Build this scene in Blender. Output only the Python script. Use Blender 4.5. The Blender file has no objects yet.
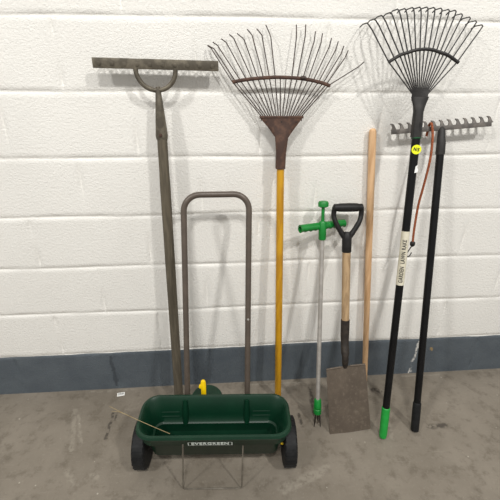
import bpy, bmesh, math, random
import numpy as np
from mathutils import Vector, Matrix
random.seed(7)
S = bpy.context.scene
COL = S.collection
PI = math.pi

# ------------------------------------------------------------------ materials
def rgb(r, g, b):
    f = lambda c: (c/255/12.92) if c/255 <= .04045 else ((c/255+.055)/1.055)**2.4
    return (f(r), f(g), f(b), 1)

class NT:
    def __init__(s, name):
        s.m = bpy.data.materials.new(name); s.m.use_nodes = True
        s.t = s.m.node_tree; s.n = s.t.nodes; s.b = s.n['Principled BSDF']
        s.co = s.n.new('ShaderNodeTexCoord').outputs['Object']
    def link(s, a, b): s.t.links.new(a, b)
    def math(s, op, a, b=None, c=None, clamp=False):
        n = s.n.new('ShaderNodeMath'); n.operation = op; n.use_clamp = clamp
        for i, v in enumerate((a, b, c)):
            if v is None: continue
            if isinstance(v, (int, float)): n.inputs[i].default_value = v
            else: s.link(v, n.inputs[i])
        return n.outputs[0]
    def mapping(s, scale, rot=(0, 0, 0)):
        n = s.n.new('ShaderNodeMapping'); n.inputs['Scale'].default_value = scale
        n.inputs['Rotation'].default_value = rot
        s.link(s.co, n.inputs['Vector']); return n.outputs[0]
    def noise(s, scale, detail=4, rough=.6, vec=None):
        n = s.n.new('ShaderNodeTexNoise'); n.inputs['Scale'].default_value = scale
        n.inputs['Detail'].default_value = detail; n.inputs['Roughness'].default_value = rough
        s.link(vec if vec is not None else s.co, n.inputs['Vector']); return n.outputs['Fac']
    def ramp(s, fac, a, b):                       # smooth 0..1 between a and b
        n = s.n.new('ShaderNodeMapRange'); n.interpolation_type = 'SMOOTHSTEP'
        n.inputs['From Min'].default_value = a; n.inputs['From Max'].default_value = b
        s.link(fac, n.inputs['Value']); return n.outputs['Result']
    def mix(s, fac, a, b):
        n = s.n.new('ShaderNodeMix'); n.data_type = 'RGBA'
        if isinstance(fac, (int, float)): n.inputs[0].default_value = fac
        else: s.link(fac, n.inputs[0])
        for i, v in ((6, a), (7, b)):
            if isinstance(v, tuple): n.inputs[i].default_value = v
            else: s.link(v, n.inputs[i])
        return n.outputs[2]
    def bump(s, h, strength, dist=.002):
        n = s.n.new('ShaderNodeBump'); n.inputs['Strength'].default_value = strength
        n.inputs['Distance'].default_value = dist
        s.link(h, n.inputs['Height']); s.link(n.outputs[0], s.b.inputs['Normal'])
    def fin(s, col, rough=.6, metal=0):
        if isinstance(col, tuple): s.b.inputs['Base Color'].default_value = col
        else: s.link(col, s.b.inputs['Base Color'])
        if isinstance(rough, (int, float)): s.b.inputs['Roughness'].default_value = rough
        else: s.link(rough, s.b.inputs['Roughness'])
        s.b.inputs['Metallic'].default_value = metal
        return s.m

def plain(name, c1, c2, scale=30, rough=.5, metal=0, bump=.1, lo=.4, hi=.65, stretch=(1, 1, 1), spec=.5):
    t = NT(name); v = t.mapping(stretch)
    n = t.noise(scale, 5, .6, v)
    t.bump(t.noise(scale*6, 3, .6, v), bump, .001)
    t.b.inputs['Specular IOR Level'].default_value = spec
    return t.fin(t.mix(t.ramp(n, lo, hi), c1, c2), rough, metal)

M = {}
M['weathered_wood'] = plain('weathered_wood', rgb(80, 73, 60), rgb(97, 89, 74), 14, .8, 0, .5, stretch=(6, 6, .6))
M['old_steel'] = plain('old_steel', rgb(82, 76, 65), rgb(112, 105, 91), 28, .55, .35, .3)
M['rust_brown'] = plain('rust_brown', rgb(66, 47, 39), rgb(92, 66, 52), 40, .75, .1, .3)
M['tine_steel'] = plain('tine_steel', rgb(54, 44, 40), rgb(76, 62, 54), 60, .6, .3, .1)
M['yellow_paint'] = plain('yellow_paint', rgb(202, 150, 28), rgb(180, 128, 26), 9, .42, 0, .15, stretch=(5, 5, .8))
M['taupe_enamel'] = plain('taupe_enamel', rgb(84, 75, 67), rgb(92, 82, 73), 20, .38, .1, .05)
M['silver_tube'] = plain('silver_tube', rgb(176, 172, 166), rgb(192, 188, 182), 30, .35, .45, .03)
M['zinc_wire'] = plain('zinc_wire', rgb(104, 98, 88), rgb(122, 116, 105), 30, .5, .3, .03)
M['bright_green'] = plain('bright_green', rgb(4, 116, 40), rgb(7, 126, 46), 30, .42, 0, .05)
M['ring_green'] = plain('ring_green', rgb(4, 70, 34), rgb(6, 78, 38), 30, .5, 0, 0)
M['grip_green'] = plain('grip_green', rgb(20, 148, 54), rgb(28, 158, 62), 30, .5, 0, .05)
M['dark_plastic'] = plain('dark_plastic', rgb(25, 24, 24), rgb(33, 32, 31), 40, .5, 0, .1, spec=.3)
M['black_rubber'] = plain('black_rubber', rgb(18, 19, 20), rgb(28, 29, 30), 40, .6, 0, .2, spec=.3)
M['black_enamel'] = plain('black_enamel', rgb(11, 11, 12), rgb(17, 17, 18), 20, .42, 0, .05, spec=.25)
M['charcoal_metal'] = plain('charcoal_metal', rgb(40, 39, 38), rgb(50, 48, 46), 40, .55, .15, .1, spec=.35)
M['tine_black'] = plain('tine_black', rgb(34, 32, 31), rgb(44, 42, 40), 40, .5, .2, .05)
M['grey_iron'] = plain('grey_iron', rgb(88, 84, 80), rgb(112, 106, 100), 40, .6, .3, .2)
M['ash_wood'] = plain('ash_wood', rgb(176, 148, 112), rgb(150, 124, 92), 12, .7, 0, .3, stretch=(7, 7, .5))
M['pale_wood'] = plain('pale_wood', rgb(216, 178, 136), rgb(194, 153, 111), 11, .65, 0, .25, stretch=(6, 6, .5))
M['dark_socket'] = plain('dark_socket', rgb(42, 37, 33), rgb(62, 55, 48), 40, .65, .3, .25)
M['orange_cord'] = plain('orange_cord', rgb(168, 92, 52), rgb(112, 58, 36), 260, .8, 0, .4)
M['paper'] = plain('paper', rgb(214, 208, 188), rgb(202, 196, 174), 40, .75, 0, .05)
M['white_paper'] = plain('white_paper', rgb(240, 240, 236), rgb(232, 232, 228), 40, .7, 0, .02)
M['ink'] = plain('ink', rgb(28, 26, 26), rgb(34, 32, 32), 40, .7, 0, 0)
M['sticker_yellow'] = plain('sticker_yellow', rgb(232, 236, 20), rgb(224, 230, 16), 40, .6, 0, 0)
M['lever_yellow'] = plain('lever_yellow', rgb(246, 206, 10), rgb(240, 198, 8), 40, .4, 0, .02)
M['white_print'] = plain('white_print', rgb(206, 214, 206), rgb(196, 204, 198), 40, .6, 0, 0)
M['straw'] = plain('straw', rgb(150, 134, 98), rgb(128, 110, 78), 60, .8, 0, .1)

# spade blade: worn steel with earth stains
t = NT('spade_steel')
n1 = t.noise(9, 6, .65); n2 = t.noise(70, 5, .7)
c = t.mix(t.ramp(n1, .35, .68), rgb(90, 80, 70), rgb(106, 95, 83))
c = t.mix(t.math('MULTIPLY', t.ramp(n2, .5, .75), .5), c, rgb(132, 121, 108))
t.bump(n2, .35, .001); M['spade_steel'] = t.fin(c, .6, .25)

# spreader plastic: dark green with dusty scuffs
t = NT('hopper_green')
n1 = t.noise(7, 5, .6); n2 = t.noise(55, 6, .75)
c = t.mix(t.ramp(n1, .35, .7), rgb(5, 42, 26), rgb(8, 49, 31))
c = t.mix(t.math('MULTIPLY', t.ramp(n2, .62, .8), .3), c, rgb(78, 96, 80))
t.b.inputs['Specular IOR Level'].default_value = .35
t.bump(n2, .08, .001); M['hopper_green'] = t.fin(c, .38, 0)

# painted block wall, blue grey band on the bottom course
t = NT('painted_block')
sep = t.n.new('ShaderNodeSeparateXYZ'); t.link(t.co, sep.inputs[0])
zc = t.math('ADD', sep.outputs[2], t.math('MULTIPLY', t.math('SUBTRACT', t.noise(5, 4), .5), .012))
bx_ = t.math('DIVIDE', t.math('SUBTRACT', sep.outputs[0], .42), .32)
zc = t.math('SUBTRACT', zc, t.math('MULTIPLY', t.math('POWER', 2.718, t.math('MULTIPLY', t.math('MULTIPLY', bx_, bx_), -1)), .006))
band = t.math('SUBTRACT', 1, t.ramp(zc, .2205, .2235))
n1 = t.noise(2.2, 5, .6); n2 = t.noise(110, 4, .65); n3 = t.noise(9, 5, .7)
white = t.mix(t.ramp(n1, .3, .7), rgb(238, 236, 230), rgb(232, 230, 224))
white = t.mix(t.math('MULTIPLY', t.ramp(n3, .6, .78), .22), white, rgb(206, 199, 188))
grey = t.mix(t.ramp(n3, .3, .7), rgb(79, 87, 94), rgb(89, 97, 103))
grey = t.mix(t.math('MULTIPLY', t.ramp(n2, .66, .78), .35), grey, rgb(150, 150, 146))
c = t.mix(band, white, grey)
wx = t.math('ADD', sep.outputs[0], t.math('MULTIPLY', t.math('SUBTRACT', t.noise(25, 4), .5), .04))
def streak(a, b, w):                              # paint chip or crack running from a to b on the wall face
    f = t.math('DIVIDE', t.math('SUBTRACT', sep.outputs[2], a[1]), b[1]-a[1])
    on = t.math('MULTIPLY', t.ramp(f, -.02, .02), t.math('SUBTRACT', 1, t.ramp(f, .98, 1.02)))
    d = t.math('ABSOLUTE', t.math('SUBTRACT', wx, t.math('ADD', a[0], t.math('MULTIPLY', f, b[0]-a[0]))))
    return t.math('MULTIPLY', on, t.math('SUBTRACT', 1, t.ramp(d, w*.4, w)))
ck = t.ramp(t.noise(38, 3, .6), .42, .55)
c = t.mix(t.math('MULTIPLY', streak((-.546, .205), (-.540, .015), .009), .6), c, rgb(48, 54, 60))
c = t.mix(t.math('MULTIPLY', t.math('MULTIPLY', streak((.966, .24), (.948, -.01), .010), ck), .9), c, rgb(206, 204, 198))
c = t.mix(t.math('MULTIPLY', streak((1.034, .166), (1.034, .142), .011), t.math('MULTIPLY', ck, .8)), c, rgb(164, 138, 92))
h = t.math('ADD', t.math('MULTIPLY', n2, .6), t.math('MULTIPLY', t.noise(260, 3, .6), .4))
t.bump(h, 1.0, .005)
M['painted_block'] = t.fin(c, t.mix(band, (.6, .6, .6, 1), (.5, .5, .5, 1)), 0)

# concrete floor with scuffs, flecks and tyre-like marks
t = NT('concrete')
sep = t.n.new('ShaderNodeSeparateXYZ'); t.link(t.co, sep.inputs[0])
wob = t.math('MULTIPLY', t.math('SUBTRACT', t.noise(30, 3), .5), .02)
X = t.math('ADD', sep.outputs[0], wob); Y = t.math('ADD', sep.outputs[1], wob)
def seg(ax, ay, bx, by, w, soft=1.0):             # mask of a streak from a to b
    dx, dy = bx-ax, by-ay; L2 = dx*dx+dy*dy
    px = t.math('SUBTRACT', X, ax); py = t.math('SUBTRACT', Y, ay)
    k = t.math('DIVIDE', t.math('ADD', t.math('MULTIPLY', px, dx), t.math('MULTIPLY', py, dy)), L2, clamp=True)
    ex = t.math('SUBTRACT', px, t.math('MULTIPLY', k, dx)); ey = t.math('SUBTRACT', py, t.math('MULTIPLY', k, dy))
    d = t.math('SQRT', t.math('ADD', t.math('MULTIPLY', ex, ex), t.math('MULTIPLY', ey, ey)))
    return t.math('SUBTRACT', 1, t.ramp(d, w*.4, w*(1+soft)))
n1 = t.noise(2.6, 6, .62); n2 = t.noise(16, 6, .7); n3 = t.noise(95, 4, .7)
c = t.mix(t.ramp(n1, .3, .7), rgb(112, 104, 92), rgb(132, 124, 112))
c = t.mix(t.math('MULTIPLY', t.ramp(n2, .48, .68), .6), c, rgb(90, 82, 70))
c = t.mix(t.math('MULTIPLY', t.ramp(n3, .55, .72), .45), c, rgb(144, 137, 124))
st = t.noise(26, 5, .7, t.mapping((.25, 3, 1), (0, 0, .5)))
c = t.mix(t.math('MULTIPLY', t.ramp(st, .58, .74), .45), c, rgb(146, 139, 126))
vo = t.n.new('ShaderNodeTexVoronoi'); vo.inputs['Scale'].default_value = 19; t.link(t.co, vo.inputs['Vector'])
fl = t.math('MULTIPLY', t.math('SUBTRACT', 1, t.ramp(vo.outputs['Distance'], .045, .075)), t.ramp(t.noise(5, 2), .52, .58))
c = t.mix(t.math('MULTIPLY', fl, .7), c, rgb(178, 172, 160))
brk = t.ramp(t.noise(45, 3, .6), .35, .55)
for a in ((-.522, -.150, -.521, -.285, .005), (-.506, -.165, -.506, -.19, .004), (.322, -.215, .327, -.281, .006),
          (.41, -.064, .396, -.21, .008), (.718, -.099, .745, -.107, .012), (.89, -.326, .96, -.322, .010)):
    c = t.mix(t.math('MULTIPLY', t.math('MULTIPLY', seg(*a), brk), .8), c, rgb(54, 48, 42))
for a in ((.19, -.548, .385, -.478, .010), (.20, -.565, .36, -.505, .006), (-.703, -.12, -.645, -.33, .008), (-.675, -.15, -.62, -.30, .005), (-.63, -.42, -.60, -.47, .010), (-.53, -.44, -.51, -.455, .008),
          (-.66, -.012, -.46, -.012, .005), (.10, -.022, .37, -.024, .004), (.715, -.29, .70, -.37, .008), (.90, -.02, 1.1, -.02, .004)):
    c = t.mix(t.math('MULTIPLY', t.math('MULTIPLY', seg(*a), brk), .38), c, rgb(156, 149, 136))
t.bump(t.math('ADD', n2, t.math('MULTIPLY', n3, .5)), .25, .003)
M['concrete'] = t.fin(c, t.ramp(n1, -.6, 1.1), 0)

# ------------------------------------------------------------------ mesh helpers (world metres)
def frame_along(pts):
    """parallel transport frames along a polyline"""
    P = [Vector(p) for p in pts]; n = len(P); T = []
    for i in range(n):
        a = P[max(i-1, 0)]; b = P[min(i+1, n-1)]
        T.append((b-a).normalized())
    up = Vector((0, -1, 0))
    if abs(T[0].dot(up)) > .95: up = Vector((0, 0, 1))
    N = [(up-T[0]*up.dot(T[0])).normalized()]
    for i in range(1, n):
        v = N[-1]-T[i]*N[-1].dot(T[i]); N.append(v.normalized())
    return P, T, N

def tube(bm, pts, r, seg=12, cap=True, flat=1.0):
    """tube through pts; r a number or a list; flat squashes it along the frame normal"""
    P, T, N = frame_along(pts); rings = []
    for i, p in enumerate(P):
        rr = r[i] if isinstance(r, (list, tuple)) else r
        B = T[i].cross(N[i])
        rings.append([bm.verts.new(p+N[i]*(rr*flat*math.cos(2*PI*k/seg))+B*(rr*math.sin(2*PI*k/seg))) for k in range(seg)])
    for a, b in zip(rings, rings[1:]):
        for k in range(seg):
            bm.faces.new((a[k], a[(k+1) % seg], b[(k+1) % seg], b[k]))
    if cap:
        bm.faces.new(list(reversed(rings[0]))); bm.faces.new(rings[-1])
    return bm

def spline(pts, n=8):
    """Catmull-Rom resample"""
    P = [Vector(p) for p in pts]; Q = [2*P[0]-P[1]]+P+[2*P[-1]-P[-2]]; out = []
    for i in range(1, len(Q)-2):
        for k in range(n):
            u = k/n; a, b, c, d = Q[i-1:i+3]
            out.append(.5*((2*b)+(c-a)*u+(2*a-5*b+4*c-d)*u*u+(3*b-a-3*c+d)*u**3))
    out.append(P[-1]); return out

def slab(bm, outline, o, u, w, v, th):
    """prism: outline [(a, c)] in the plane o + a*u + c*w, thickness th centred along v"""
    o, u, w, v = map(Vector, (o, u, w, v))
    A = [bm.verts.new(o+u*a+w*c+v*th/2) for a, c in outline]
    B = [bm.verts.new(o+u*a+w*c-v*th/2) for a, c in outline]
    n = len(A); bm.faces.new(A); bm.faces.new(list(reversed(B)))
    for i in range(n):
        bm.faces.new((A[i], B[i], B[(i+1) % n], A[(i+1) % n]))
    return bm

def box(bm, c, u, w, v, su, sw, sv):
    return slab(bm, [(-su/2, -sw/2), (su/2, -sw/2), (su/2, sw/2), (-su/2, sw/2)], c, u, w, v, sv)

def axes(a, b):
    """tool frame: w along the shaft, u to the right, v towards the room"""
    a, b = Vector(a), Vector(b); w = (b-a).normalized()
    u = Vector((1, 0, 0)); u = (u-w*u.dot(w)).normalized(); v = u.cross(w)
    return u, w, v

def empty(name, loc, label, cat, group=None):
    o = bpy.data.objects.new(name, None); COL.objects.link(o); o.location = loc; o.empty_display_size = .05
    o['label'] = label; o['category'] = cat
    if group: o['group'] = group
    return o

def wloc(o):
    v = Vector(o.location)
    while o.parent: o = o.parent; v += Vector(o.location)
    return v

def obj(name, bm, mat, parent=None, bevel=0, seg=2, smooth=True, label=None):
    if isinstance(bm, bmesh.types.BMesh):
        bmesh.ops.recalc_face_normals(bm, faces=bm.faces)
        off = wloc(parent) if parent else Vector()
        for v in bm.verts: v.co -= off
        me = bpy.data.meshes.new(name); bm.to_mesh(me); bm.free()
    else: me = bm
    me.materials.append(M[mat])
    o = bpy.data.objects.new(name, me); COL.objects.link(o)
    if parent: o.parent = parent
    if smooth:
        for p in me.polygons: p.use_smooth = True
    if bevel:
        b = o.modifiers.new('bevel', 'BEVEL'); b.width = bevel; b.segments = seg; b.limit_method = 'ANGLE'; b.angle_limit = math.radians(40)
    if smooth:
        e = o.modifiers.new('edges', 'EDGE_SPLIT'); e.split_angle = math.radians(42)
    if label: o['label'] = label
    return o

def B(): return bmesh.new()
def tb(pts, r, **k): return tube(B(), pts, r, **k)

def text_mesh(s, size, place, name, mat, parent, extrude=.0003, width=None, bold=.0, space=1.12, slices=0):
    """lettering: every vertex of the text goes through place(x, y, z)"""
    cu = bpy.data.curves.new(name, 'FONT'); cu.body = s; cu.size = size; cu.align_x = 'CENTER'; cu.align_y = 'CENTER'
    cu.extrude = extrude; cu.space_character = space; cu.resolution_u = 3; cu.offset = bold
    to = bpy.data.objects.new(name, cu); COL.objects.link(to)
    dg = bpy.context.evaluated_depsgraph_get(); dg.update()
    me = bpy.data.meshes.new_from_object(to.evaluated_get(dg))
    bpy.data.objects.remove(to); bpy.data.curves.remove(cu)
    if slices:                                        # extra cuts so that letters can bend round a shaft
        b = bmesh.new(); b.from_mesh(me)
        for q in range(-slices, slices+1):
            bmesh.ops.bisect_plane(b, geom=b.verts[:]+b.edges[:]+b.faces[:], plane_co=(0, q*size*.5/slices, 0), plane_no=(0, 1, 0))
        b.to_mesh(me); b.free()
    xs = [v.co.x for v in me.vertices]; k = width/(max(xs)-min(xs)) if width else 1; mid = (max(xs)+min(xs))/2
    off = wloc(parent)
    for v in me.vertices: v.co = place((v.co.x-mid)*k, v.co.y, v.co.z)-off
    me.materials.clear()
    return obj(name, me, mat, parent, smooth=False)

# ------------------------------------------------------------------ the setting
P_ = .225                                           # block course height
def build_wall():
    x0, x1, z1 = -3.0, 3.2, 3.15
    xs = list(np.arange(x0, x1+.001, .0225)); zs = []
    joints = lambda par: [(-.527+.225*par)+.45*k for k in range(-6, 9)]
    for par in (0, 1):
        for j in joints(par):
            if x0 < j < x1: xs += [j-.007, j-.003, j, j+.003, j+.007]
    k = 0
    while k*P_ < z1:
        z = k*P_
        zs += [z+d for d in (-.0075, -.0055, -.0028, 0, .0028, .0055, .0075)] + list(np.linspace(z+.02, z+P_-.02, 9)); k += 1
    xs = np.array(sorted(xs)); zs = np.array(sorted(z for z in zs if 0 < z < z1)); zs = np.concatenate([[0], zs, [z1]])
    rng = np.random.default_rng(3); ph = rng.uniform(0, 6.28, 24)
    bm = B(); grid = []
    for z in zs:
        row = []
        kz = round(z/P_); dz = z-kz*P_; course = int(z//P_)
        for x in xs:
            wav = .0018*math.sin(3.1*x+ph[kz % 12])+.0012*math.sin(9.3*x+ph[(kz+5) % 12])
            if 1 <= kz <= 3: wav += .006*math.exp(-((x-.42)/.32)**2)      # the lower courses are laid slightly bowed
            d = .0008*math.sin(7*x+ph[course % 12])*math.sin(5*z+ph[3])
            if kz > 0:
                depth = .0030+.0008*math.sin(13*x+ph[(kz+2) % 12])+.0008*math.sin(37*x+ph[(kz+8) % 12])
                q = dz/.0062
                if abs(q) < 1: d += depth*(1-q*q)**.6
            j0 = -.527+(.225 if course % 2 else 0)
            kx = round((x-j0)/.45); dx = x-(j0+.45*kx)
            if abs(dx) < .007 and abs(dz) > .008:
                s = math.sin(31*z+ph[(kx+course) % 24]); d += max(0, .0024+.0028*s)*(1-(dx/.007)**2)
            row.append(bm.verts.new((x, d, z+(wav if kz > 0 else 0))))
        grid.append(row)
    for a, b in zip(grid, grid[1:]):
        for i in range(len(xs)-1): bm.faces.new((a[i], a[i+1], b[i+1], b[i]))
    # thickness behind the face
    f = [bm.verts.new((x, .2, z)) for x, z in ((x0, 0), (x1, 0), (x1, z1), (x0, z1))]
    bm.faces.new(f)
    o = obj('wall_back', bm, 'painted_block'); o.modifiers.clear(); o['kind'] = 'structure'
build_wall()
bm = B(); box(bm, (0.1, -1.9, -.05), (1, 0, 0), (0, 1, 0), (0, 0, 1), 6.2, 4.2, .1)
o = obj('floor', bm, 'concrete', smooth=False); o['kind'] = 'structure'

# ------------------------------------------------------------------ old wooden rake with a straight bar head
def wooden_rake():
    base = Vector((-.2285, -.102, .004)); top = Vector((-.2022, -.0570, 1.219))
    T = empty('wooden_rake', (base.x, base.y, 0), 'old wooden-handled rake with a straight steel bar head, leaning behind the green spreader', 'rake')
    u, w, v = axes(base, top)
    rr = [.0205, .021, .0205, .02, .0185]
    pts = [base.lerp(top, k) for k in (0, .3, .6, .85, 1)]
    obj('shaft', tb(spline(pts, 4), [.0205]*9+[.0200]*4+[.0185]*4, seg=8), 'weathered_wood', T, bevel=.003)
    n = Vector((-.2020, -.0515, 1.357)); e = Vector((-.2030, -.0563, 1.212))
    f = obj('ferrule', tb([n+Vector((0, 0, .012)), n, n.lerp(e, .5), e, e-(n-e).normalized()*.012], [.0065, .009, .0155, .0212, .0195], seg=14, flat=.95), 'old_steel', T)
    obj('rivet', tb([e+Vector((-.001, -.019, .004)), e+Vector((-.001, -.0235, .004))], [.006, .004], seg=10), 'rust_brown', f, label='rusty rivet head')
    pts = [(-.2685, -.0515, 1.425)]
    for k in range(0, 19):
        a = PI+PI*k/18; pts.append((-.2045+.0640*math.cos(a), -.0515, 1.4195+.0620*math.sin(a)))
    pts.append((-.1405, -.0515, 1.425))
    obj('yoke', tb(pts, .0078, seg=10), 'old_steel', T, label='half-round steel yoke')
    bar = Vector((-.2005, -.051, 1.4353)); bu = Vector((1, 0, -.019)).normalized(); bw = Vector((.019, 0, 1)).normalized(); bv = Vector((0, -1, 0))
    bm = B(); box(bm, bar, bu, bw, bv, .402, .0308, .012)
    b = obj('head_bar', bm, 'old_steel', T, bevel=.0015)
    for k in range(10):
        a = -.181+.0402*k; c = bar+bu*a
        obj('tooth', tb([c+Vector((0, .005, 0)), c+Vector((0, .022, -.002)), c+Vector((0, .036, -.005)), c+Vector((0, .046, -.008))], [.006, .0055, .0045, .002], seg=8), 'old_steel', b)
        obj('rivet', tb([c+Vector((0, -.0055, -.001)), c+Vector((0, -.0072, -.001)), c+Vector((0, -.008, -.001))], [.0075, .0065, .003], seg=12), 'old_steel', b)
wooden_rake()

# ------------------------------------------------------------------ drop spreader
HO = Vector((-.049, -.412, 0)); HA = math.radians(-3.2)
HX = Vector((math.cos(HA), math.sin(HA), 0)); HY = Vector((-math.sin(HA), math.cos(HA), 0)); HZ = Vector((0, 0, 1))
def hp(x, y, z): return HO+HX*x+HY*y+HZ*z
def rrect(hx, yf, yb, r, n=7):
    pts = []
    for cx, cy, a0 in ((hx-r, yb-r, 0), (-hx+r, yb-r, 90), (-hx+r, yf+r, 180), (hx-r, yf+r, 270)):
        for k in range(n+1):
            a = math.radians(a0+90*k/n); pts.append((cx+r*math.cos(a), cy+r*math.sin(a)))
    return pts
def spreader():
    T = empty('drop_spreader', (HO.x, HO.y, 0), 'dark green wheeled drop spreader with a tall looped handle, standing on the floor', 'spreader')
    #        half length, front, back, z, corner
    rings = [(.225, -.035, .020, .085, .02), (.240, -.052, .032, .10, .03), (.250, -.075, .060, .184, .045), (.270, -.082, .067, .190, .05), (.273, -.090, .083, .232, .05),
             (.280, -.100, .096, .236, .06), (.284, -.104, .100, .246, .062), (.280, -.100, .096, .254, .06), (.272, -.092, .088, .256, .055),
             (.263, -.083, .079, .246, .05), (.246, -.071, .0585, .187, .045), (.240, -.064, .0480, .160, .035), (.233, -.057, .0405, .156, .03), (.229, -.052, .0370, .100, .03)]
    bm = B(); R = []
    for hx, yf, yb, z, r in rings:
        R.append([bm.verts.new(hp(x, y, z)) for x, y in rrect(hx, yf, yb, r)])
    n = len(R[0])
    for a, b in zip(R, R[1:]):
        for k in range(n): bm.faces.new((a[k], a[(k+1) % n], b[(k+1) % n], b[k]))
    bm.faces.new(R[0]); bm.faces.new(R[-1])
    for sx in (-1, 1):                                # moulded channels and short ribs on the inside of the back
        tube(bm, [hp(sx*.121, .076, .245), hp(sx*.121, .060, .19), hp(sx*.121, .046, .15)], [.009, .013, .011], seg=12)
        for z, y in ((.180, .0560), (.196, .0622)):
            tube(bm, [hp(sx*.145, y, z), hp(sx*.225, y, z)], .0028, seg=8)
    H = obj('hopper', bm, 'hopper_green', T)
    # lettering on the sloping front
    p0 = Vector((0, -.0900, .232)); p1 = Vector((0, -.0820, .190)); sl = (p0-p1).normalized(); nn = Vector((0, -sl.z, sl.y)) 
    mid = Vector((-.0125, -.0848, .2050))
    def place(x, y, z):
        q = mid+Vector((x, 0, 0))+sl*y+nn*(.0022+z); return hp(q.x, q.y, q.z)
    text_mesh('EVERGREEN', .0215, place, 'lettering', 'white_print', H, width=.134, bold=.0005)
    bm = B(); ring = []
    for k in (1, 0):
        ring.append([bm.verts.new(place(x, y, 0)) for x, y in ((-.0800+.0030*k, -.0105+.0014*k), (.0800-.0030*k, -.0105+.0014*k), (.0800-.0030*k, .0105-.0014*k), (-.0800+.0030*k, .0105-.0014*k))])
    for k in range(4): bm.faces.new((ring[0][k], ring[0][(k+1) % 4], ring[1][(k+1) % 4], ring[1][k]))
    obj('lettering_frame', bm, 'white_print', H, smooth=False)
    # wheels on an axle
    ay, az = .008, .092
    for sx in (-1, 1):
        x = sx*.2865
        prof = [(-.025, .03), (-.025, .075), (-.024, .086), (-.018, .092), (.018, .092), (.024, .086), (.025, .075), (.021, .06), (.021, .03), (.026, .022), (.026, .004)]
        bm = B(); N = 40; rg = []
        for px, r in prof:
            rg.append([bm.verts.new(hp(x+sx*px, ay+r*math.cos(2*PI*k/N), az+r*math.sin(2*PI*k/N))) for k in range(N)])
        for a, b in zip(rg, rg[1:]):
            for k in range(N): bm.faces.new((a[k], a[(k+1) % N], b[(k+1) % N], b[k]))
        bm.faces.new(rg[0]); bm.faces.new(rg[-1])
        for k in range(24):                            # tread bars
            a = 2*PI*k/24; c = hp(x, ay+.0915*math.cos(a), az+.0915*math.sin(a))
            rad = HY*math.cos(a)+HZ*math.sin(a); tan = -HY*math.sin(a)+HZ*math.cos(a)
            box(bm, c, HX, tan, rad, .043, .008, .003)
        W = obj('wheel', bm, 'black_rubber', T)
        obj('hub_cap', tb([hp(x-sx*.034, ay, az), hp(x-sx*.026, ay, az)], [.014, .02], seg=16), 'black_rubber', W)
    obj('axle', tb([hp(-.30, ay, az), hp(.30, ay, az)], .006, seg=10), 'zinc_wire', T)
    obj('axle_clip', tb([hp(.250, ay-.040, az+.040), hp(.2585, ay-.040, az+.040)], .006, seg=10), 'lever_yellow', T, label='small yellow clip beside the wheel')
    # looped handle
    a0 = Vector((-.1625, -.302, .17)); b0 = Vector((.0805, -.306, .17)); a1 = Vector((-.1400, -.117, .955)); b1 = Vector((.0985, -.117, .955))
    rc = .058; d = (a1-a0).normalized(); e = (b1-a1).normalized(); top = d*(rc+.004); pts = [a0, a0.lerp(a1, .5), a1]
    for k in range(1, 9):
        t_ = k/9*PI/2; pts.append(a1+e*rc*(1-math.cos(t_))+d*rc*math.sin(t_))
    pts += [a1+e*rc+d*rc, b1-e*rc+d*rc]
    for k in range(8, 0, -1):
        t_ = k/9*PI/2; pts.append(b1-e*rc*(1-math.cos(t_))+d*rc*math.sin(t_))
    pts += [b1, b0.lerp(b1, .5), b0]
    Hd = obj('handle', tb(pts, .0112, seg=16), 'taupe_enamel', T)
    q = b0.lerp(b1, .475)
    obj('bolt', tb([q+Vector((0, -.010, 0)), q+Vector((0, -.0135, 0))], [.005, .003], seg=10), 'silver_tube', Hd, label='bright bolt head')
    # wire rest in front
    pts = [(-.161, -.512, .226), (-.1655, -.516, .15), (-.171, -.522, .06), (-.1735, -.525, .016)]
    pts2 = [(.0505, -.521, .212), (.0485, -.528, .15), (.046, -.536, .06), (.0445, -.538, .016)]
    L = Vector((-.1735, -.525, .016)); Rr = Vector((.0445, -.538, .016))
    full = pts+[(-.171, -.5255, .007), (-.162, -.526, .0035), (-.06, -.532, .0035), (.033, -.5375, .0035), (.042, -.538, .007)]+pts2[::-1]
    obj('wire_stand', tb(full, .0028, seg=8), 'zinc_wire', T)
    # flow control behind the back rim
    D = obj('dial_housing', tb([(-.085, -.266, .172), (-.085, -.266, .190), (-.085, -.266, .197), (-.085, -.266, .199)], [.064, .064, .060, .03], seg=40), 'hopper_green', T)
    bm = B()
    slab(bm, [(-.009, -.042), (.010, -.042), (.011, .03), (.010, .045), (.006, .052), (-.002, .053), (-.008, .050), (-.010, .044), (-.0105, .034), (-.016, .031), (-.019, .024), (-.016, .018), (-.010, .017)], (-.096, -.280, .236), (1, 0, 0), (0, .15, .99), (0, -.99, .15), .012)
    obj('flow_lever', bm, 'lever_yellow', D, bevel=.002, label='yellow flow lever')
    return T
spreader()

st_ = bm = B(); tube(bm, spline([(-.440, -.374, .283), (-.390, -.399, .275), (-.330, -.4250, .2625), (-.262, -.461, .2605), (-.205, -.4925, .2620)], 6), [.0009]*8+[.0012]*17, seg=6)
tube(bm, [(-.430, -.388, .272), (-.400, -.3955, .275), (-.375, -.406, .2725)], [.0007, .001, .0013], seg=6)
o = obj('straw_stalk', bm, 'straw'); o['label'] = 'dry straw stalk lying across the left end of the green hopper'; o['category'] = 'straw'

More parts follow.
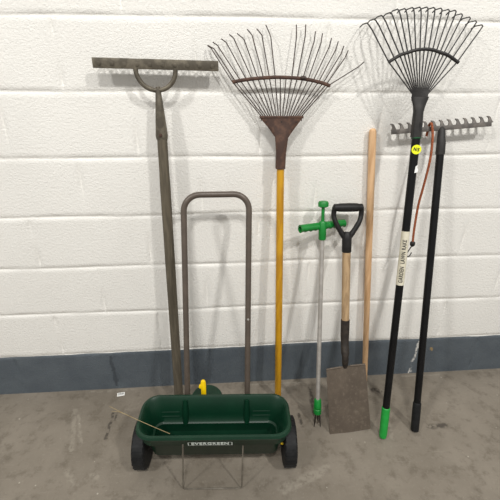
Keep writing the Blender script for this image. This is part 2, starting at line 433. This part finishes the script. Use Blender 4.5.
# ------------------------------------------------------------------ yellow spring rake
def yellow_rake():
    base = Vector((.2405, -.1275, .002)); neck = Vector((.2185, -.0548, 1.128))
    T = empty('spring_rake', (base.x, base.y, 0), 'spring-tine lawn rake with a yellow shaft and rusty fan head, behind the spreader', 'rake')
    ly = lambda z: -.13+z*.0667
    obj('shaft', tb([base+Vector((0, 0, 0)), base.lerp(neck, .01), base.lerp(neck, .5), neck], [.0125, .0150, .0150, .0140], seg=16), 'yellow_paint', T)
    u, w, v = axes(base, neck); u = Vector((1, 0, 0))
    # socket and pressed plate
    pr = [((.2184, 1.093), .0175, 1), ((.2192, 1.150), .0178, 1), ((.2200, 1.203), .0235, .8), ((.2195, 1.232), .045, .30), ((.2180, 1.262), .070, .16), ((.2176, 1.272), .077, .15)]
    bm = B(); R = []
    for (x, z), hw, th in pr:
        hy = .0175*th
        R.append([bm.verts.new(Vector((x+hw*max(-1, min(1, 1.2*math.cos(2*PI*k/20))), ly(z)-hy*math.sin(2*PI*k/20), z))) for k in range(20)])
    for a, b in zip(R, R[1:]):
        for k in range(20): bm.faces.new((a[k], a[(k+1) % 20], b[(k+1) % 20], b[k]))
    bm.faces.new(R[0]); bm.faces.new(R[-1])
    Pl = obj('head_plate', bm, 'rust_brown', T)
    obj('lip', tb([(.1395, ly(1.272), 1.2715), (.2955, ly(1.272), 1.2715)], .0045, seg=8), 'rust_brown', Pl)
    for x in (.163, .2175, .272):
        obj('rivet', tb([(x, ly(1.26)-.0005, 1.256), (x, ly(1.26)-.004, 1.256)], [.004, .003], seg=8), 'tine_steel', Pl)
    barp = [(.0459, 1.3837), (.083, 1.390), (.121, 1.3945), (.165, 1.3978), (.208, 1.3991), (.2844, 1.3952), (.3441, 1.3849), (.3835, 1.3735)]
    bs = spline([(x, ly(z)-.002, z) for x, z in barp], 5)
    Bar = obj('crossbar', tb(bs, .0058, seg=8, flat=.6), 'rust_brown', T)
    obj('bar_clip', tb([(.279, ly(1.397)-.006, 1.3985), (.296, ly(1.397)-.006, 1.3965)], .0068, seg=10), 'tine_steel', Bar)
    cross = [231.5, 235.5, 240.3, 246.2, 251.6, 257.4, 263, 268.7, 274.4, 279.6, 285.4, 291, 296.4, 302, 307.4, 312.6, 318, 322.6, 326, 328.6]
    cross = [.0459+(c-232.3)*.003462 for c in cross]           # where each tine passes the bar
    def on_bar(x):
        x = min(max(x, bs[0].x+.0005), bs[-1].x-.0005)
        for a, b in zip(bs, bs[1:]):
            if a.x <= x <= b.x: break
        p = a.lerp(b, (x-a.x)/(b.x-a.x)); return Vector((p.x, p.y+.003, p.z))
    tips = [(-.0332, 1.4936), (-.0315, 1.4940), (-.0152, 1.5036), (.0127, 1.5136), (.0395, 1.5265), (.0649, 1.5297), (.0981, 1.5416), (.1291, 1.5439), (.1589, 1.5549), None, None,
            (.2592, 1.5562), (.2906, 1.5566), (.3245, 1.5377), (.3488, 1.5321), (.3808, 1.5187), (.4047, 1.509), (.4255, 1.4962), (.442, 1.4833), (.5023, 1.4489)]
    bends = [(-.0215, 1.484), (-.0105, 1.481), (-.0003, 1.492), (.029, 1.5001), (.0536, 1.5121), (.0869, 1.5095), (.1126, 1.5225), (.1449, 1.5229), (.1741, 1.5183)]
    n = len(tips)
    for i in range(n):
        f = i/(n-1); x0 = .1455+.144*f; p = on_bar(cross[i]); pts = [(x0, ly(1.255)+.001, 1.258), (x0, ly(1.275), 1.275), p]
        if tips[i] is None: pts.append(p+Vector((0, 0, .006)))
        elif i < 9:
            b, tt = bends[i], tips[i]
            pts += [(b[0], ly(b[1])-.002, b[1]), (b[0]*.75+tt[0]*.25, ly(b[1])+.001, b[1]*.72+tt[1]*.28), (tt[0], -.014, tt[1]-.001)]
        else:
            tt = tips[i]; e = Vector((tt[0], -.016, tt[1])); q = p.lerp(e, .8)+Vector((.003, -.006, -.001)); pts += [q, e]
        obj('tine', tb(pts, .0019, seg=6), 'tine_steel', T)
yellow_rake()

# ------------------------------------------------------------------ weed puller
def weed_puller():
    base = Vector((.3925, -.2840, .0)); top = Vector((.3915, -.0930, .82))
    T = empty('weed_puller', (base.x, base.y, 0), 'upright weed puller with green T-handle, silver tube and small claws, left of the spade', 'weed puller')
    u, w, v = axes(base, top); A = lambda c: base+(top-base).normalized()*c
    L = (top-base).length
    obj('tube', tb([A(.10), A(L)], .0090, seg=14), 'silver_tube', T)
    C = obj('foot_collar', tb([A(.062), A(.064), A(.085), A(.087), A(.094), A(.096), A(.130), A(.134)], [.011, .0165, .0175, .0155, .0155, .0172, .0150, .012], seg=18), 'bright_green', T)
    for dx, dy in ((-.011, -.004), (.011, -.005), (-.004, .012), (.006, .011)):
        p = A(.08)+u*dx*.6+v*(-dy); e = Vector((base.x+dx*1.25, base.y+dy*1.2, .0012))
        obj('claw', tb([p, p.lerp(e, .6), e], [.0036, .0032, .0018], seg=8), 'dark_socket', T)
    J = A(L+.045)
    obj('handle_sleeve', tb([A(L-.004), A(L), A(L+.064), A(L+.070)], [.013, .0150, .0150, .012], seg=16), 'bright_green', T)
    l = Vector((.2985, -.0990, .8660)); r = Vector((.4930, -.0350, .8610)); d = (r-l).normalized(); ln = (r-l).length
    pts = []; rs = []
    for k in range(41):
        f = k/40; pts.append(l+d*ln*f); rs.append(.0164)
    # finger bumps under both halves, open tube ends
    bm = B(); tube(bm, pts, rs, seg=16, cap=False)
    for k in range(41):
        f = k/40
        for vtx in list(bm.verts)[k*16:(k+1)*16]:
            off = vtx.co.z-pts[k].z
            if off < -.006: vtx.co.z += .0042*abs(math.sin(f*PI*9))
    vs = list(bm.verts); inner = []
    for k, s in ((0, 1), (40, -1)):
        a = vs[k*16:(k+1)*16]; b = [bm.verts.new(pts[k].lerp(x.co, .72)) for x in a]; c = [bm.verts.new(x.co+d*s*.03) for x in b]
        for q in range(16):
            bm.faces.new((a[q], a[(q+1) % 16], b[(q+1) % 16], b[q])); bm.faces.new((b[q], b[(q+1) % 16], c[(q+1) % 16], c[q]))
        bm.faces.new(c)
    obj('t_grip', bm, 'bright_green', T)
    k0 = A(L+.07); k1 = Vector((.3915, -.066, .945))
    obj('push_rod', tb([k0, k1], .0066, seg=12), 'bright_green', T)
    kd = (k1-k0).normalized()
    obj('push_knob', tb([k1-kd*.004, k1, k1+kd*.014, k1+kd*.020, k1+kd*.022], [.012, .0200, .0205, .017, .008], seg=20), 'bright_green', T)
weed_puller()

# ------------------------------------------------------------------ spade
def spade():
    Bt = Vector((.5288, -.3258, .001)); Up = Vector((.5010, -.2420, .2930))
    T = empty('digging_spade', (Bt.x, Bt.y, 0), 'square-bladed spade with black D-grip and wooden shaft, right of the weed puller', 'spade')
    w = (Up-Bt).normalized(); u = Vector((1, 0, .01)); u = (u-w*u.dot(w)).normalized(); v = u.cross(w); H = (Up-Bt).length
    bm = B(); G = [[], []]; nx, nz = 14, 16
    for s, th in ((0, .0012), (1, -.0012)):
        for j in range(nz+1):
            fz = j/nz; hw = .0905-.0065*fz; row = []
            for i in range(nx+1):
                fx = -1+2*i/nx
                dish = .010*(1-fx*fx)*(.3+.7*fz)          # slightly dished blade
                edge = -.006*(fx*fx) if j == 0 else 0
                row.append(bm.verts.new(Bt+u*(hw*fx)+w*(H*fz-(edge if j == 0 else 0))+v*(th-dish+.004)))
            G[s].append(row)
    for s in (0, 1):
        for j in range(nz):
            for i in range(nx): bm.faces.new((G[s][j][i], G[s][j][i+1], G[s][j+1][i+1], G[s][j+1][i]))
    def rim(a, b):
        for i in range(len(a)-1): bm.faces.new((a[i], a[i+1], b[i+1], b[i]))
    rim(G[0][0], G[1][0]); rim(G[0][-1], G[1][-1]); rim([r[0] for r in G[0]], [r[0] for r in G[1]]); rim([r[-1] for r in G[0]], [r[-1] for r in G[1]])
    Bl = obj('blade', bm, 'spade_steel', T)
    for sx in (-1, 1):
        obj('tread', tb([Up+u*sx*.02+v*(-.002), Up+u*sx*.083+v*.002], .0038, seg=8), 'spade_steel', Bl)
    s0 = Up-w*.006+v*(-.0075); s1 = Up+w*.05+v*.006; s2 = Vector((.4985, -.1985, .40)); s3 = Vector((.4972, -.1775, .488))
    obj('socket', tb(spline([s0, Up+w*.012+v*(-.004), s1, s2, s3], 5), [.009]*3+[.012]*3+[.0138]*5+[.0168]*5+[.0180]*5, seg=16), 'dark_socket', T)
    e = Vector((.4905, -.112, .762))
    obj('shaft', tb([s3-(e-s3).normalized()*.02, s3.lerp(e, .4), e, e+(e-s3).normalized()*.02], [.0158, .0162, .0165, .016], seg=16), 'ash_wood', T)
    d = Vector((.4905, -.0845, .858))-e; d.normalize(); o = e+d*.004
    bm = B(); tube(bm, [o, o+d*.004, o+d*.05, o+d*.070, o+d*.082], [.017, .0188, .0190, .0185, .012], seg=16)
    gl = Vector((.4385, -.0640, .9385)); gr = Vector((.5450, -.0640, .9375)); m = o+d*.064
    for g in (gl, gr):
        sg = -1 if g.x < .49 else 1
        q = [m+Vector((sg*.008, 0, -.006)), m.lerp(g, .22)+Vector((sg*.0140, 0, -.006)), m.lerp(g, .52)+Vector((sg*.0190, 0, -.004)), g+Vector((sg*.002, -.002, -.030)), g+Vector((0, 0, .002))]
        tube(bm, spline(q, 6), [.0110]*6+[.0102]*6+[.0096]*6+[.0100]*7, seg=12)
    D = obj('d_handle', bm, 'dark_plastic', T)
    ax = (gr-gl).normalized()
    obj('grip', tb([gl-ax*.006, gl-ax*.003, gl+ax*.012, gl+ax*.018, gl.lerp(gr, .5), gr-ax*.018, gr-ax*.012, gr+ax*.003, gr+ax*.006], [.010, .0145, .0150, .0168, .0176, .0168, .0150, .0145, .010], seg=18), 'dark_plastic', D)
spade()

# ------------------------------------------------------------------ plain pole
bm = B(); a = Vector((.6960, -.040, .001)); b = Vector((.5655, -.0165, 1.228))
tube(bm, [a, a.lerp(b, .004), a.lerp(b, .5), a.lerp(b, .985), a.lerp(b, .996), b], [.0105, .0128, .0134, .0138, .012, .006], seg=16)
o = obj('wooden_pole', bm, 'pale_wood'); o['label'] = 'bare pale wooden pole leaning on the wall between the spade and the lawn rake'; o['category'] = 'pole'

# ------------------------------------------------------------------ black lawn rake
def lawn_rake():
    base = Vector((.6590, -.3640, .004)); top = Vector((.6728, -.1360, 1.26))
    T = empty('fan_lawn_rake', (base.x, base.y, 0), 'black-shafted spring-tine lawn rake with green end grip, paper name label and round yellow sticker', 'rake')
    d = (top-base).normalized(); L = (top-base).length; u, w, v = axes(base, top); A = lambda c: base+d*c
    Sh = obj('shaft', tb([A(.10), A(L)], .0141, seg=18), 'black_enamel', T)
    obj('end_grip', tb([A(0), A(.003), A(.02), A(.11), A(.147), A(.15)], [.010, .0145, .0162, .0168, .0168, .014], seg=18), 'grip_green', T, label='bright green rubber end grip')
    l0, l1, r = .694, .902, .0146
    Lb = obj('paper_label', tb([A(l0), A(l1)], r, seg=24, cap=False), 'paper', Sh, label='cream paper label with printed words')
    c0 = -.36
    def place(x, y, z):
        a = c0-y/r; rr = r+.0003+z
        return A((l0+l1)/2+x)+u*(rr*math.sin(a))+v*(rr*math.cos(a))
    text_mesh('GARDEN  LAWN RAKE', .0205, lambda x, y, z: place(x-.010, y, z), 'lettering', 'ink', Lb, width=.166, bold=.0004, slices=6)
    c = A(1.190); nv = (v*math.cos(.32)-u*math.sin(.32)).normalized(); nu = w.cross(nv).normalized()*-1; nu = nv.cross(w)*-1
    nu = w.cross(nv); 
    pc = c+nv*.0152+u*.003
    Sk = obj('price_sticker', tb([pc-nv*.0004, pc+nv*.0004], .0158, seg=28), 'sticker_yellow', Sh, label='round fluorescent yellow sticker')
    sx = -nu if nu.x < 0 else nu
    text_mesh('N/5', .015, lambda x, y, z: pc+sx*(x*.96+y*.25)+w*(y*.96-x*.2)+nv*(.0008+z), 'lettering', 'ink', Sk, width=.019, bold=.0006)
    obj('ring', tb([A(1.226), A(1.227), A(1.230), A(1.231)], [.0145, .0170, .0170, .0145], seg=18), 'ring_green', Sh, label='thin green ring')
    q = A(1.125)
    bm = B(); slab(bm, [(-.004, -.014), (.006, -.012), (.009, -.002), (.004, .004), (.006, .014), (-.002, .008)], q+v*.0146+u*.004, u, w, v, .0008)
    obj('tape_scrap', bm, 'white_paper', Sh, smooth=False, label='torn scrap of white tape')
    # head: plane of the fan
    k = .1835; ly = lambda z: -.365+k*z
    pr = [((.6715, 1.214), .0165, .95), ((.6716, 1.262), .0162, .95), ((.6715, 1.296), .0150, .9), ((.6722, 1.315), .0205, .6), ((.6724, 1.343), .0310, .36)]
    bm = B(); R = []
    for (x, z), hw, th in pr:
        R.append([bm.verts.new(Vector((x+hw*max(-1, min(1, 1.15*math.cos(2*PI*q/20))), ly(z)-.0175*th*math.sin(2*PI*q/20), z))) for q in range(20)])
    for a, b in zip(R, R[1:]):
        for q in range(20): bm.faces.new((a[q], a[(q+1) % 20], b[(q+1) % 20], b[q]))
    bm.faces.new(R[0]); bm.faces.new(R[-1])
    Pl = obj('head_socket', bm, 'charcoal_metal', T)
    cx = .6715
    half = [(-.191, 1.5556), (-.168, 1.567), (-.1453, 1.5773), (-.1174, 1.586), (-.0948, 1.5957), (-.0721, 1.5977), (-.0469, 1.6009), (-.0234, 1.6024)]
    full = half+[(0, 1.6030)]+[(-a, z) for a, z in half[::-1]]
    hb = [(-.1165, 1.4475), (-.0808, 1.4674), (-.0547, 1.4752), (-.0286, 1.4824), (0, 1.4848)]
    fb = hb+[(-a, z) for a, z in hb[-2::-1]]
    bs = spline([(cx+a, ly(z)-.004, z) for a, z in fb], 5)
    obj('crossbar', tb([bs[0]+(bs[0]-bs[1])*.3]+bs+[bs[-1]+(bs[-1]-bs[-2])*.3], .0053, seg=10), 'tine_black', T)
    n = len(full)
    for i, (a, z) in enumerate(full):
        f = i/(n-1); x0 = cx-.026+.052*f
        kk = f*(len(bs)-1); j = min(int(kk), len(bs)-2); p = bs[j].lerp(bs[j+1], kk-j)
        cpt = Vector((cx+a, ly(z), z)); s = max(-1, min(1, a/.19))
        pts = [(x0, ly(1.33), 1.33), (x0+.001*s, ly(1.352), 1.352), (p.x, p.y+.006, p.z), p.lerp(cpt, .85)+Vector((0, .002, 0)),
               cpt+Vector((0, .004, -.002)), cpt+Vector((s*.002, .014, .003)), cpt+Vector((s*.003, .050, .003)), (cx+a+s*.004, -.0065, z-.003)]
        obj('tine', tb(pts, .0021, seg=6), 'tine_black', T)
lawn_rake()

# ------------------------------------------------------------------ short-toothed garden rake behind it
def garden_rake():
    base = Vector((.8125, -.3400, .002)); top = Vector((.8125, -.062, 1.20))
    T = empty('garden_rake', (base.x, base.y, 0), 'black-shafted garden rake with hooked iron teeth, rightmost tool behind the lawn rake', 'rake')
    d = (top-base).normalized(); L = (top-base).length; A = lambda c: base+d*c
    S_ = obj('shaft', tb([A(.07), A(.5), A(L-.03), A(L)], [.0142, .0140, .0138, .012], seg=18), 'black_enamel', T)
    obj('end_cap', tb([A(0), A(.004), A(.10), A(.135), A(.14)], [.012, .0170, .0172, .0168, .0145], seg=18), 'black_rubber', T, label='black rubber end cap')
    c = Vector((.8125, -.0470, 1.2355)); u = Vector((1, 0, .073)).normalized(); w = Vector((-.073, .24, 1)).normalized(); v = u.cross(w).normalized()
    bm = B(); box(bm, c-w*.003, u, w, v, .378, .0165, .006)
    H = obj('head_bar', bm, 'grey_iron', T, bevel=.0012)
    obj('head_socket', tb([A(L-.06), A(L-.02), c-w*.008, c+w*.002], [.0165, .0160, .0120, .006], seg=16), 'charcoal_metal', T)
    for k in range(13):
        a = -.1800+.0303*k; b0 = c+u*a+w*.003
        bm = B()
        prof = [(-.0105, 0), (.0125, 0), (.0085, .0045), (.0060, .011), (.0040, .018), (-.0005, .0235), (-.0100, .0250), (-.0088, .0205), (-.0050, .0180), (-.0040, .012), (-.0058, .0055)]
        slab(bm, prof, b0, u, (w+Vector((0, .25, 0))).normalized(), v, .006)
        obj('tooth', bm, 'grey_iron', H, bevel=.001)
garden_rake()

# ------------------------------------------------------------------ bungee cord hung on the garden rake
def bungee():
    C0 = Vector((.7695, -.090, .787))
    T = empty('bungee_cord', C0, 'brownish orange bungee cord with a wire hook, hanging beside the garden rake shaft', 'bungee cord')
    pts = [(.769, -.0330, 1.202), (.769, -.0360, 1.227), (.769, -.0380, 1.243), (.769, -.0465, 1.2490), (.770, -.0565, 1.240), (.7725, -.0720, 1.200), (.7715, -.0870, 1.125), (.766, -.090, 1.03), (.7605, -.090, .95), (.764, -.090, .85), C0]
    obj('cord', tb(spline(pts, 5), .0046, seg=10), 'orange_cord', T)
    K = obj('end_knob', tb([C0+Vector((0, 0, .010)), C0+Vector((0, 0, .006)), C0, C0+Vector((0, 0, -.008)), C0+Vector((0, 0, -.013))], [.005, .0095, .0108, .0090, .004], seg=14), 'dark_plastic', T)
    h = [C0+Vector(p) for p in ((0, 0, -.008), (-.006, -.001, -.020), (-.014, -.002, -.036), (-.0185, -.003, -.048), (-.016, -.003, -.056), (-.008, -.003, -.057), (-.001, -.002, -.050), (.003, -.001, -.040))]
    obj('wire_hook', tb(spline(h, 4), .0022, seg=8), 'charcoal_metal', K)
bungee()

# ------------------------------------------------------------------ lot tag on the floor
def lot_tag():
    c = Vector((-.5135, -.040, .001)); a = math.radians(9); u = Vector((math.cos(a), math.sin(a), 0)); w = Vector((-math.sin(a), math.cos(a), 0))
    bm = B(); box(bm, c, u, w, (0, 0, 1), .0345, .0215, .0012)
    o = obj('lot_tag', bm, 'white_paper', smooth=False); o['label'] = 'small white numbered paper tag lying on the floor by the wall'; o['category'] = 'tag'
    text_mesh('250', .0165, lambda x, y, z: c+u*x+w*(y+.0005)+Vector((0, 0, .0011+z)), 'lettering', 'ink', o, width=.026, bold=.0002, extrude=.0002)
lot_tag()

# ------------------------------------------------------------------ light
def area(name, loc, tgt, sx, sy, e, col):
    l = bpy.data.lights.new(name, 'AREA'); l.shape = 'RECTANGLE'; l.size = sx; l.size_y = sy; l.energy = e; l.color = col
    o = bpy.data.objects.new(name, l); COL.objects.link(o); o.location = loc
    o.rotation_euler = (Vector(tgt)-Vector(loc)).to_track_quat('-Z', 'Y').to_euler()
area('ceiling_lamp_a', (-3.0, -3.0, 4.4), (-.2, 0, .5), .36, .36, 94, (1, .98, .95))
area('ceiling_lamp_b', (2.1, -3.0, 4.4), (.3, 0, .5), .22, .22, 98, (1, .98, .95))
area('ceiling_lamp_c', (-.15, -3.0, 4.5), (0, 0, .5), .4, .25, 76, (1, .985, .955))
W = bpy.data.worlds.new('hall'); S.world = W; W.use_nodes = True
W.node_tree.nodes['Background'].inputs[0].default_value = (1, .985, .965, 1)
W.node_tree.nodes['Background'].inputs[1].default_value = .49

# ------------------------------------------------------------------ camera
def camera():
    f, pitch, yaw, roll, h, d = 375., math.radians(25.2090), math.radians(4.4990), math.radians(.3475), 1.4104, 1.4291
    F = Vector((math.sin(yaw)*math.cos(pitch), math.cos(yaw)*math.cos(pitch), -math.sin(pitch)))
    R = Vector((math.cos(yaw), -math.sin(yaw), 0)); U = R.cross(F)
    R2 = R*math.cos(roll)+U*math.sin(roll); U2 = U*math.cos(roll)-R*math.sin(roll)
    cam = bpy.data.cameras.new('camera'); cam.sensor_width = 36; cam.lens = 36*f/500; cam.clip_start = .02
    o = bpy.data.objects.new('camera', cam); COL.objects.link(o)
    o.matrix_world = Matrix(((R2.x, U2.x, -F.x, 0), (R2.y, U2.y, -F.y, -d), (R2.z, U2.z, -F.z, h), (0, 0, 0, 1)))
    S.camera = o
camera()
S.view_settings.view_transform = 'Standard'; S.view_settings.look = 'None'
S.view_settings.gamma = 1; S.view_settings.exposure = 0; S.view_settings.use_curve_mapping = False
